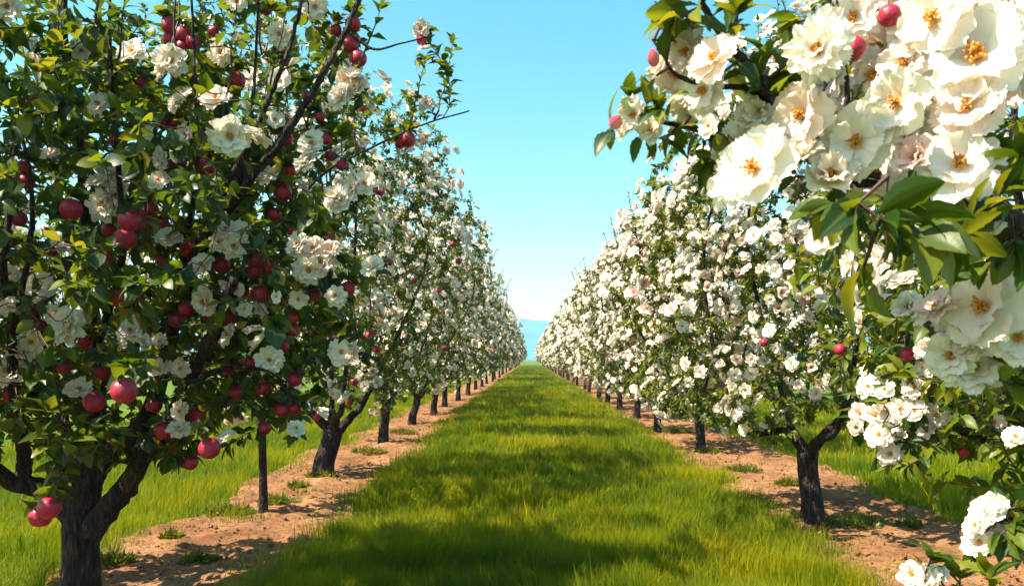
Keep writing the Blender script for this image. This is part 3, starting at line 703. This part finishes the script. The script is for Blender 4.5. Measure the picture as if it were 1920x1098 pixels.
for sd in (-1, 1):
    for k_ in range(9):
        lab = ('apple tree of the second row far beyond the left outer grass', 'apple tree of the second row far beyond the right outer grass')[sd > 0]
        far_tree(sd, 1, k_ % 3, (sd * 10.2 + R.normal(0, .1), 19 + 5.2 * k_ + R.normal(0, .2)), lab, ('second row of apple trees on the left', 'second row of apple trees on the right')[sd > 0])

# ---- the blossoming tree whose boughs reach in from the right edge, its trunk outside the frame
D = Tree('apple tree reaching in from the right edge with huge white flowers in close view', (2.78, 3.75), None, 71)
b = D.base; rg = D.rng
D.trunk([b + (0, 0, -.12), b + (0, 0, .3), b + (-.03, -.03, .75), b + (-.03, -.04, 1.05)], [.17, .13, .12, .12], 18, .08, 8)
def DB(pl, r0, r1, own=True, k=9): return D.limb([np.array(p) if len(p) == 3 and abs(p[0]) < 8 and p[1] < 8 else P(*p) for p in pl], r0, r1, own, k, .06, 7)
fk = b + (-.03, -.04, 1.0)
DB([fk, b + (-.35, -.45, 1.25), b + (-.85, -1.0, 1.55), P(1900, 432, 2.15), P(1800, 402, 1.95), P(1690, 362, 1.85), P(1590, 325, 1.82), P(1520, 270, 1.8), P(1465, 203, 1.78), P(1425, 155, 1.76), P(1395, 120, 1.75), P(1345, 50, 1.74), P(1305, -10, 1.74), P(1270, -70, 1.74)], .066, .006)
DB([P(1600, 330, 1.83), P(1500, 285, 1.84), P(1420, 265, 1.85), P(1365, 253, 1.85), P(1300, 242, 1.86), P(1235, 228, 1.87), P(1170, 222, 1.88)], .014, .005)
DB([P(1330, 165, 1.8), P(1290, 150, 1.8), P(1262, 135, 1.8), P(1240, 98, 1.8), P(1225, 76, 1.8)], .007, .003)
DB([P(1465, 203, 1.78), P(1395, 165, 1.79), P(1330, 165, 1.8)], .008, .006)
DB([P(1590, 325, 1.82), P(1590, 240, 1.8), P(1588, 160, 1.8), P(1575, 60, 1.8), P(1545, -30, 1.8)], .010, .004)
DB([fk, b + (-.3, -.4, 1.6), b + (-.75, -1.1, 2.1), P(1960, 170, 2.0), P(1850, 130, 1.95), P(1750, 60, 1.9), P(1680, -20, 1.9)], .06, .008)
DB([fk, b + (-.35, -.5, 1.2), b + (-.8, -1.1, 1.4), P(1960, 610, 2.1), P(1880, 625, 2.0), P(1800, 650, 1.95)], .035, .007)
DB([b + (-.03, -.04, .9), b + (-.35, -.35, .92), P(2010, 930, 3.0), P(1910, 965, 2.95), P(1855, 985, 2.9)], .03, .005)
DB([b + (-.35, -.35, .9), b + (-.6, -.7, .75), P(1960, 1150, 2.75), P(1800, 1110, 2.7), P(1735, 1088, 2.7)], .02, .005)
DB([fk, b + (-.4, .1, 1.15), P(1960, 855, 3.7), P(1900, 845, 3.65), P(1830, 818, 3.6), P(1760, 812, 3.6), P(1690, 800, 3.6)], .04, .006)
DB([fk, b + (.1, .3, 1.5), b + (-.2, .7, 2.4), b + (-.3, .9, 3.4)], .06, .012)
DB([fk, b + (.4, -.1, 1.6), b + (.7, -.2, 2.5), b + (.6, -.3, 3.6)], .06, .012)
DB([fk, b + (-.2, -.1, 1.6), b + (-.5, .0, 2.4), b + (-.4, .1, 3.5)], .06, .012)
tg = sample_env(rg, 640, b, ([.95, 1.3, 2.0, 3.0, 3.9, 4.4], [.8, 1.45, 1.6, 1.5, 1.1, .4]), .12); D.grow(tg)
ex = []
for _ in range(420):
    x_ = rg.uniform(1640, 1980); ex.append(P(x_, rg.uniform(560, 815 + .18 * (x_ - 1640)), rg.uniform(3.3, 4.3)))
D.grow(np.array(ex))
fgf = [(1340, 112, 100, 's'), (1320, 170, 95, 's'), (1268, 130, 95, 'd'), (1292, 95, 85, 'd'), (1300, 185, 70, 'h'), (1375, 100, 60, 'h'),
       (1190, 212, 55, 'd'), (1180, 245, 40, 'h'), (1155, 228, 24, 'k'), (1222, 244, 45, 'd'), (1330, 236, 44, 's'), (1225, 108, 22, 'k'),
       (1415, 318, 150, 's'), (1465, 246, 112, 's'), (1385, 335, 100, 'd'), (1392, 272, 90, 'd'), (1430, 212, 85, 'h'),
       (1505, 212, 112, 's'), (1605, 265, 128, 's'), (1550, 240, 90, 'd'), (1685, 190, 128, 's'), (1748, 40, 160, 's'), (1832, 108, 200, 's'), (1812, 202, 130, 's'), (1798, 310, 150, 's'), (1702, 246, 92, 'd'),
       (1535, 95, 100, 'p'), (1560, 135, 90, 'd'), (1655, 85, 95, 'd'), (1598, 35, 90, 'd'), (1640, 140, 80, 'd'), (1555, 50, 70, 'h'), (1720, 296, 76, 'x'), (1560, 330, 105, 'h'), (1642, 322, 100, 'd'), (1500, 300, 80, 'h'), (1885, 60, 130, 'd'), (1890, 5, 100, 's'), (1700, 120, 90, 'd'), (1760, 130, 95, 'd'), (1640, 240, 80, 'h'), (1880, 165, 90, 'd'), (1680, 20, 90, 'd'), (1820, 20, 100, 'd'), (1750, 235, 80, 'd'), (1560, 180, 70, 'd'),
       (1850, 575, 155, 's'), (1908, 635, 95, 's'), (1757, 580, 72, 'x'), (1706, 575, 56, 'h'), (1785, 665, 80, 'd'), (1825, 690, 88, 'd'), (1790, 600, 70, 'd'), (1895, 560, 80, 'd'), (1870, 440, 42, 'h'), (1540, 450, 60, 's'), (1820, 640, 90, 'd')]
KM = {'s': 'single', 'd': 'double', 'p': 'pom', 'h': 'half', 'x': 'pink', 'k': 'bud'}
for x, y, d, k_ in fgf:
    Yd = (1.68 if x > 1480 else 1.74) + rg.uniform(-.06, .06) + (.12 if k_ in 'dh' else 0) + (.15 if x > 1700 and y > 400 else 0)
    p = P(x, y, Yd); f = unit(np.array([0, 0, EYE]) - p) + np.array([-.38, 0, .32]) + rg.normal(0, .22 if k_ == 's' else .5, 3)
    D.attach(p - unit(f) * .04); D.put_flower(p, f, d * Yd / F * (1.16 if k_ == 's' else 1.36), KM[k_])
lowf = [(1850, 958, 62, 's', 2.9), (1832, 985, 56, 'd', 2.9), (1872, 950, 60, 'h', 2.9), (1835, 1018, 62, 's', 2.9), (1905, 1012, 46, 'h', 2.9), (1862, 985, 50, 'd', 2.95), (1735, 1086, 66, 's', 2.7), (1710, 1075, 50, 'd', 2.7), (1760, 1082, 50, 'h', 2.7),
        (1690, 770, 58, 'p', 3.55), (1668, 775, 46, 'd', 3.6), (1650, 815, 58, 'd', 3.5), (1668, 850, 52, 'd', 3.5), (1680, 815, 50, 'd', 3.55), (1757, 780, 60, 'p', 3.5), (1697, 845, 36, 'h', 3.5), (1640, 778, 44, 'd', 3.6), (1715, 725, 50, 'd', 3.5), (1735, 690, 46, 'd', 3.5), (1735, 655, 46, 'd', 3.4), (1716, 770, 46, 's', 3.5), (1612, 775, 46, 'd', 3.7), (1605, 800, 40, 'h', 3.7), (1865, 790, 44, 'd', 3.4), (1905, 820, 56, 's', 3.3), (1630, 725, 50, 'd', 3.7), (1660, 730, 46, 's', 3.6), (1736, 810, 34, 'd', 3.5)]
for x, y, d, k_, Yd in lowf:
    p = P(x, y, Yd); f = unit(np.array([0, 0, EYE]) - p) + np.array([-.45, 0, .4]) + rg.normal(0, .35, 3)
    D.attach(p - unit(f) * .04, .08 if Yd > 3 else 0, 4); D.put_flower(p, f, d * Yd / F * (1.05 if Yd > 3 else 1.1), KM[k_])
for x, y, d, Yd in ((1600, 92, 46, 1.72), (1668, 30, 42, 1.75), (1806, 847, 22, 3.5), (1700, 665, 26, 3.5), (1740, 700, 22, 3.5), (1575, 655, 22, 3.8)):
    p = P(x, y, Yd); D.attach(p + np.array([0, 0, .5 * d * Yd / F])); D.put_apple(p, d * Yd / F)
ros = [(1222, 70, 1.8, .07, 6), (1260, 110, 1.8, .06, 4), (1275, 30, 1.74, .085, 6), (1300, 55, 1.74, .07, 5), (1385, 60, 1.75, .085, 6), (1360, 85, 1.75, .07, 4), (1420, 120, 1.76, .08, 5), (1450, 175, 1.76, .08, 6), (1465, 150, 1.76, .085, 6), (1180, 185, 1.87, .055, 4), (1250, 225, 1.86, .06, 5), (1285, 215, 1.86, .065, 5), (1300, 262, 1.86, .07, 5), (1345, 275, 1.86, .08, 5), (1270, 255, 1.86, .06, 4), (1500, 40, 1.8, .07, 6), (1530, 60, 1.8, .06, 4), (1340, 300, 1.86, .07, 4), (1505, 225, 1.72, .08, 4), (1590, 220, 1.75, .09, 3), (1475, 275, 1.8, .075, 4),
       (1665, 330, 1.50, .13, 6), (1610, 380, 1.50, .15, 6), (1650, 410, 1.48, .15, 6), (1720, 430, 1.50, .14, 6), (1620, 500, 1.50, .13, 4), (1590, 400, 1.52, .12, 4), (1780, 470, 1.56, .13, 6), (1820, 420, 1.60, .12, 6), (1880, 360, 1.60, .13, 6), (1900, 450, 1.66, .12, 6), (1850, 490, 1.66, .12, 6), (1700, 480, 1.54, .11, 4), (1905, 310, 1.66, .11, 5), (1850, 700, 1.9, .12, 5), (1895, 720, 1.85, .12, 5), (1780, 620, 1.95, .10, 5), (1905, 500, 1.8, .11, 5), (1560, 400, 1.7, .12, 4), (1800, 350, 1.9, .11, 5), (1640, 140, 1.85, .08, 4),
       (1900, 985, 2.85, .15, 6), (1880, 1000, 2.85, .10, 4), (1745, 1050, 2.68, .11, 4), (1800, 1085, 2.7, .09, 5), (1858, 1085, 2.75, .09, 5), (1910, 950, 2.9, .12, 4), (1890, 975, 2.85, .12, 4)]
for x, y, Yd, sz, n_ in ros:
    p = P(x, y, Yd); D.attach(p); D.leaves_on(D.twigs[-1][0], .7, .05, sz * (.74 if y > 330 and Yd < 2.2 else .92), 1.0, n_ + 1)
D.build_twigs(6)
for p_, r_ in D.twigs:
    yy = p_[-1][1]; D.leaves_on(p_, .3, .024 if yy > 2.6 else .09, .085 if yy > 2.6 else .075, 1.0, 4 if yy > 2.6 else 2)
for pl in ([(1465, 203, 1.78), (1395, 120, 1.75), (1300, -10, 1.74)], [(1420, 265, 1.85), (1300, 242, 1.86), (1200, 225, 1.87)]):
    D.leaves_on(smooth_path([P(*p) for p in pl]), .05, .022, .075, 1.0, 4)
D.flower_clusters(60, .15, .09); D.fl = [q for q in D.fl if q[0][1] > 2.6 and q[0][2] > 1.1]; D.build_flowers(MID_FLOWERS, 15)
D.build_crown(LEAF_FINE, .20, .85, 0)  # leaf tint raised so the near bough looks sunlit

# ------------------------------------------------------------------ grass
GT = template([(-.5, 0, 0), (.5, 0, 0), (-.36, .22, .55), (.36, .22, .55), (0, .75, 1.0)], [(0, 1, 3, 2), (2, 3, 4)], None, [0, 0, .55, .55, 1])
def grass_band(name, n, xr, yr, label, kind_edges, q=1.5):
    rg = np.random.default_rng(len(name) + n)
    u = rg.random(n); a_, b_ = yr[0] ** (1 - q), yr[1] ** (1 - q); y = (a_ + u * (b_ - a_)) ** (1 / (1 - q)); x = rg.uniform(xr[0], xr[1], n)
    li, lo, ri, ro = dirt_edges(y)
    jit = rg.normal(0, .13, n) + .02 - (rg.random(n) < .03) * rg.normal(0, .4, n)
    d = {'lane': np.minimum(x - li, ri - x), 'left': lo - x, 'right': x - ro, 'dirtl': wav(x, y, 41, .9) - 1.0 + .9 * (np.abs(x - (li + lo) / 2) > .65), 'dirtr': wav(x, y, 42, .9) - 1.0 + .9 * (np.abs(x - (ri + ro) / 2) > .7)}[kind_edges]
    if 'dirt' not in kind_edges: d = d + jit
    else: d = np.minimum(d * .2, .05)
    k = d > 0; x, y, d = x[k], y[k], d[k]; n = len(x)
    cl = wav(x, y, 21, 1.1) * .5 + wav(x, y, 22, .35) * .5; pat = np.clip(.5 + .26 * wav(x, y, 23, 2.8) + .24 * wav(x, y, 24, .6) + rg.normal(0, .12, n), 0, 1)
    ridge = np.sin(2 * math.pi * np.log(y) * 6.5 + .7 * np.sin(x * 1.1) + .6 * wav(x, y, 28, 3.0)) if kind_edges == 'lane' else 0
    h = (.150 + .065 * cl + .045 * ridge + rg.normal(0, .03, n)) * np.clip(.7 + d * 1.2, .5, 1) * (1 + .25 * np.exp(-(d / .4) ** 2) * (wav(x, y, 29, .8) > 0)); h = np.clip(h, .04, .30)
    h[rg.random(n) < .02] *= 1.5
    wd = .0062 * (np.maximum(y, 4) / 6) ** .75 * rg.uniform(.6, 1.4, n)
    ang = 1.3 + 1.1 * wav(x, y, 25, 2.2) + rg.normal(0, .9, n); lean = .45 + .35 * wav(x, y, 26, 1.4) + rg.normal(0, .3, n)
    roll = rg.uniform(-1.2, 1.2, n) + rg.integers(0, 2, n) * math.pi
    V = np.zeros((n, 5, 3)); wx, wy = np.cos(roll) * wd, np.sin(roll) * wd; lx, ly = np.cos(ang) * lean * h, np.sin(ang) * lean * h
    for i, (px_, ly_, pz) in enumerate(GT[0]):
        V[:, i, 0] = x + px_ * wx + ly_ * lx; V[:, i, 1] = y + px_ * wy + ly_ * ly; V[:, i, 2] = gz(x, y) - .015 + pz * h * (1 - .12 * lean * lean * pz)
    T = np.ones((n, 5, 4)); T[..., 0] = rg.random(n)[:, None]; T[..., 1] = GT[4][None, :]; T[..., 2] = pat[:, None]
    a = Acc(); a.raw(V.reshape(-1, 3), (GT[1][None, :] + 5 * np.arange(n)[:, None]).ravel(), np.tile(GT[2], n), np.zeros(2 * n, int), T.reshape(-1, 4))
    o = a.obj(name, [GRASS]); tag(o, label, 'grass', None, 'stuff')
grass_band('grass', 290000, (-2.4, 2.7), (3.6, 170), 'long bright green grass of the lane between the two tree rows', 'lane')
grass_band('grass', 130000, (-9.5, -3.3), (3.6, 60), 'bright grass beyond the dirt strip behind the left trunks', 'left')
grass_band('grass', 120000, (3.8, 10.5), (4.5, 60), 'bright grass beyond the dirt strip behind the right trunks', 'right')

# ------------------------------------------------------------------ dirt clods, weeds
rg = np.random.default_rng(99)
oc = np.array([(1, 0, 0), (-1, 0, 0), (0, 1, 0), (0, -1, 0), (0, 0, 1), (0, 0, -1), (.7, .7, .2), (-.7, .6, .3), (.6, -.7, .3), (-.6, -.7, .25)], float)
OCT = template(oc, [(0, 6, 4), (6, 2, 4), (2, 7, 4), (7, 1, 4), (1, 9, 4), (9, 3, 4), (3, 8, 4), (8, 0, 4), (0, 5, 6), (6, 5, 2), (2, 5, 7), (7, 5, 1), (1, 5, 9), (9, 5, 3), (3, 5, 8), (8, 5, 0)])
n = 9000; y = 3.6 * (40 / 3.6) ** rg.random(n); li, lo, ri, ro = dirt_edges(y); side = rg.random(n) < .5; u = rg.random(n)
x = np.where(side, lo + .1 + u * (li - lo - .2), ri + .1 + u * (ro - ri - .2)); sz = .004 + .024 * rg.random(n) ** 5
M = frames(rg.normal(0, 1, (n, 3)), rg.normal(0, 1, (n, 3)), sz) * rg.uniform(.6, 1.3, (n, 1, 3))
a = Acc(); a.inst(OCT, np.stack([x, y, gz(x, y) + .018 + sz * .3], 1), M, rg.random(n), rg.random(n))
tag(a.obj('dirt_clods', [DIRT], None, None, False), 'crumbs of dry reddish soil scattered over the dirt strips', 'soil', None, 'stuff')
weeds = [(432, 962, .26, 'low weed tuft left of the slim straight trunk on the left dirt strip'), (520, 945, .22, 'low weed tuft at the foot of the slim straight trunk'), (560, 920, .12, 'tiny sprig of weed between slim trunk and leaning trunk'), (603, 900, .20, 'small weeds around the foot of the leaning forked trunk'),
         (690, 852, .30, 'low weed patch on the left dirt strip, right of the leaning forked trunk'), (756, 812, .30, 'weed patch on the left dirt strip near the straight dark trunk'), (322, 1018, .10, 'tiny weed on bare dirt right of the big left trunk'), (372, 1058, .14, 'small spiky weed on bare dirt right of the big left trunk, lower one'), (210, 1060, .16, 'small weed beside the foot of the big left trunk'),
         (1595, 985, .34, 'broad leafy weed patch right of the stout lit trunk'), (1706, 990, .12, 'small weed tuft far right of the stout lit trunk'), (1392, 885, .26, 'weed patch on the right dirt strip, left of the stout lit trunk'), (1330, 850, .24, 'small weeds at the foot of the first thin trunk behind the stout one'), (1475, 912, .16, 'small weed on the dirt just left of the stout lit trunk'), (1270, 812, .3, 'pale weed tuft between the thin trunks of the right row')]
for px, py, rad, lab in weeds:
    g_ = ground_at(px, py); g_[2] = float(gz(g_[0], g_[1])) + .015; n = int(420 * rad / .25); a = Acc()
    th, rr = rg.uniform(0, 6.28, n), rad * rg.random(n) ** .75; pos = np.stack([rr * np.cos(th), rr * np.sin(th) * .7, np.zeros(n)], 1); pos[:, 2] = rg.uniform(0, .05, n) * np.clip(1.2 - np.abs(rr) / rad, .1, 1)
    d = unit(np.stack([np.cos(th) * .6, np.sin(th) * .6, rg.uniform(.3, 1.4, n)], 1) + rg.normal(0, .3, (n, 3)))
    M = frames(d, np.tile([[0, 0, 1.0]], (n, 1)) + rg.normal(0, .3, (n, 3)), rg.uniform(.025, .065, n)); r = np.clip(rg.beta(2, 2, n) + .15, 0, 1)
    a.inst(LEAF_LO, pos, M, r, r)
    k = n // 2; th2 = rg.uniform(0, 6.28, k); M = frames(unit(np.stack([np.cos(th2) * .35, np.sin(th2) * .35, np.ones(k)], 1)), rg.normal(0, 1, (k, 3)), rg.uniform(.05, .12, k)) * np.array([.14, .5, 1.0])[None, None, :]
    a.inst(LEAF_FAR, pos[:k], M, r[:k], r[:k])
    o = a.obj('weed_tuft', [LEAF]); o.location = g_; tag(o, lab, 'weed', 'weeds on the dirt strips')

n = 2600; y = 3.6 * (30 / 3.6) ** rg.random(n); li, lo, ri, ro = dirt_edges(y); side = rg.random(n) < .5; u = rg.random(n)
x = np.where(side, lo + .05 + u * (li - lo - .1), ri + .05 + u * (ro - ri - .1))
M = frames(np.stack([rg.normal(0, 1, n), rg.normal(0, 1, n), rg.normal(0, .15, n)], 1), np.tile([[0, 0, 1.0]], (n, 1)) + rg.normal(0, .5, (n, 3)), rg.uniform(.02, .05, n)) * rg.uniform(.3, 1, (n, 1, 1))
a = Acc(); a.inst(LEAF_LO, np.stack([x, y, gz(x, y) + .03], 1), M, rg.random(n), rg.random(n))
LITTER = plain('dry_leaf', (.10, .045, .018), .8)
tag(a.obj('leaf_litter', [LITTER]), 'dry brown leaf scraps scattered over the dirt strips', 'leaf litter', None, 'stuff')
grass_band('grass', 26000, (-4.2, -1.7), (3.6, 60), 'sparse short grass sprouting in patches on the left dirt strip', 'dirtl')
grass_band('grass', 26001, (2.2, 4.6), (3.6, 60), 'sparse short grass sprouting in patches on the right dirt strip', 'dirtr')

# ------------------------------------------------------------------ haze
m, t, out = mat('haze'); pv = N(t, 'ShaderNodeVolumePrincipled'); pv.inputs['Color'].default_value = (.62, .88, 1.0, 1); pv.inputs['Density'].default_value = .0004; pv.inputs['Anisotropy'].default_value = .1
t.links.new(pv.outputs[0], out.inputs['Volume'])
x0, x1, y0, y1, z0, z1 = -1000, 1000, -40, 1500, -4.5, 78
V = [(x, y, z) for z in (z0, z1) for y in (y0, y1) for x in (x0, x1)]
a = Acc(); T = template(V, [(0, 2, 3, 1), (4, 5, 7, 6), (0, 1, 5, 4), (2, 6, 7, 3), (0, 4, 6, 2), (1, 3, 7, 5)]); a.inst(T, np.zeros((1, 3)), eye3, one, one)
tag(a.obj('haze', [m], None, None, False), 'thin pale blue haze over the orchard and the far hill', 'haze', None, 'stuff')
print('objects', len(S.objects), 'leaves A', A.nleaf, 'D', D.nleaf, 'faces', sum(len(x.polygons) for x in bpy.data.meshes))
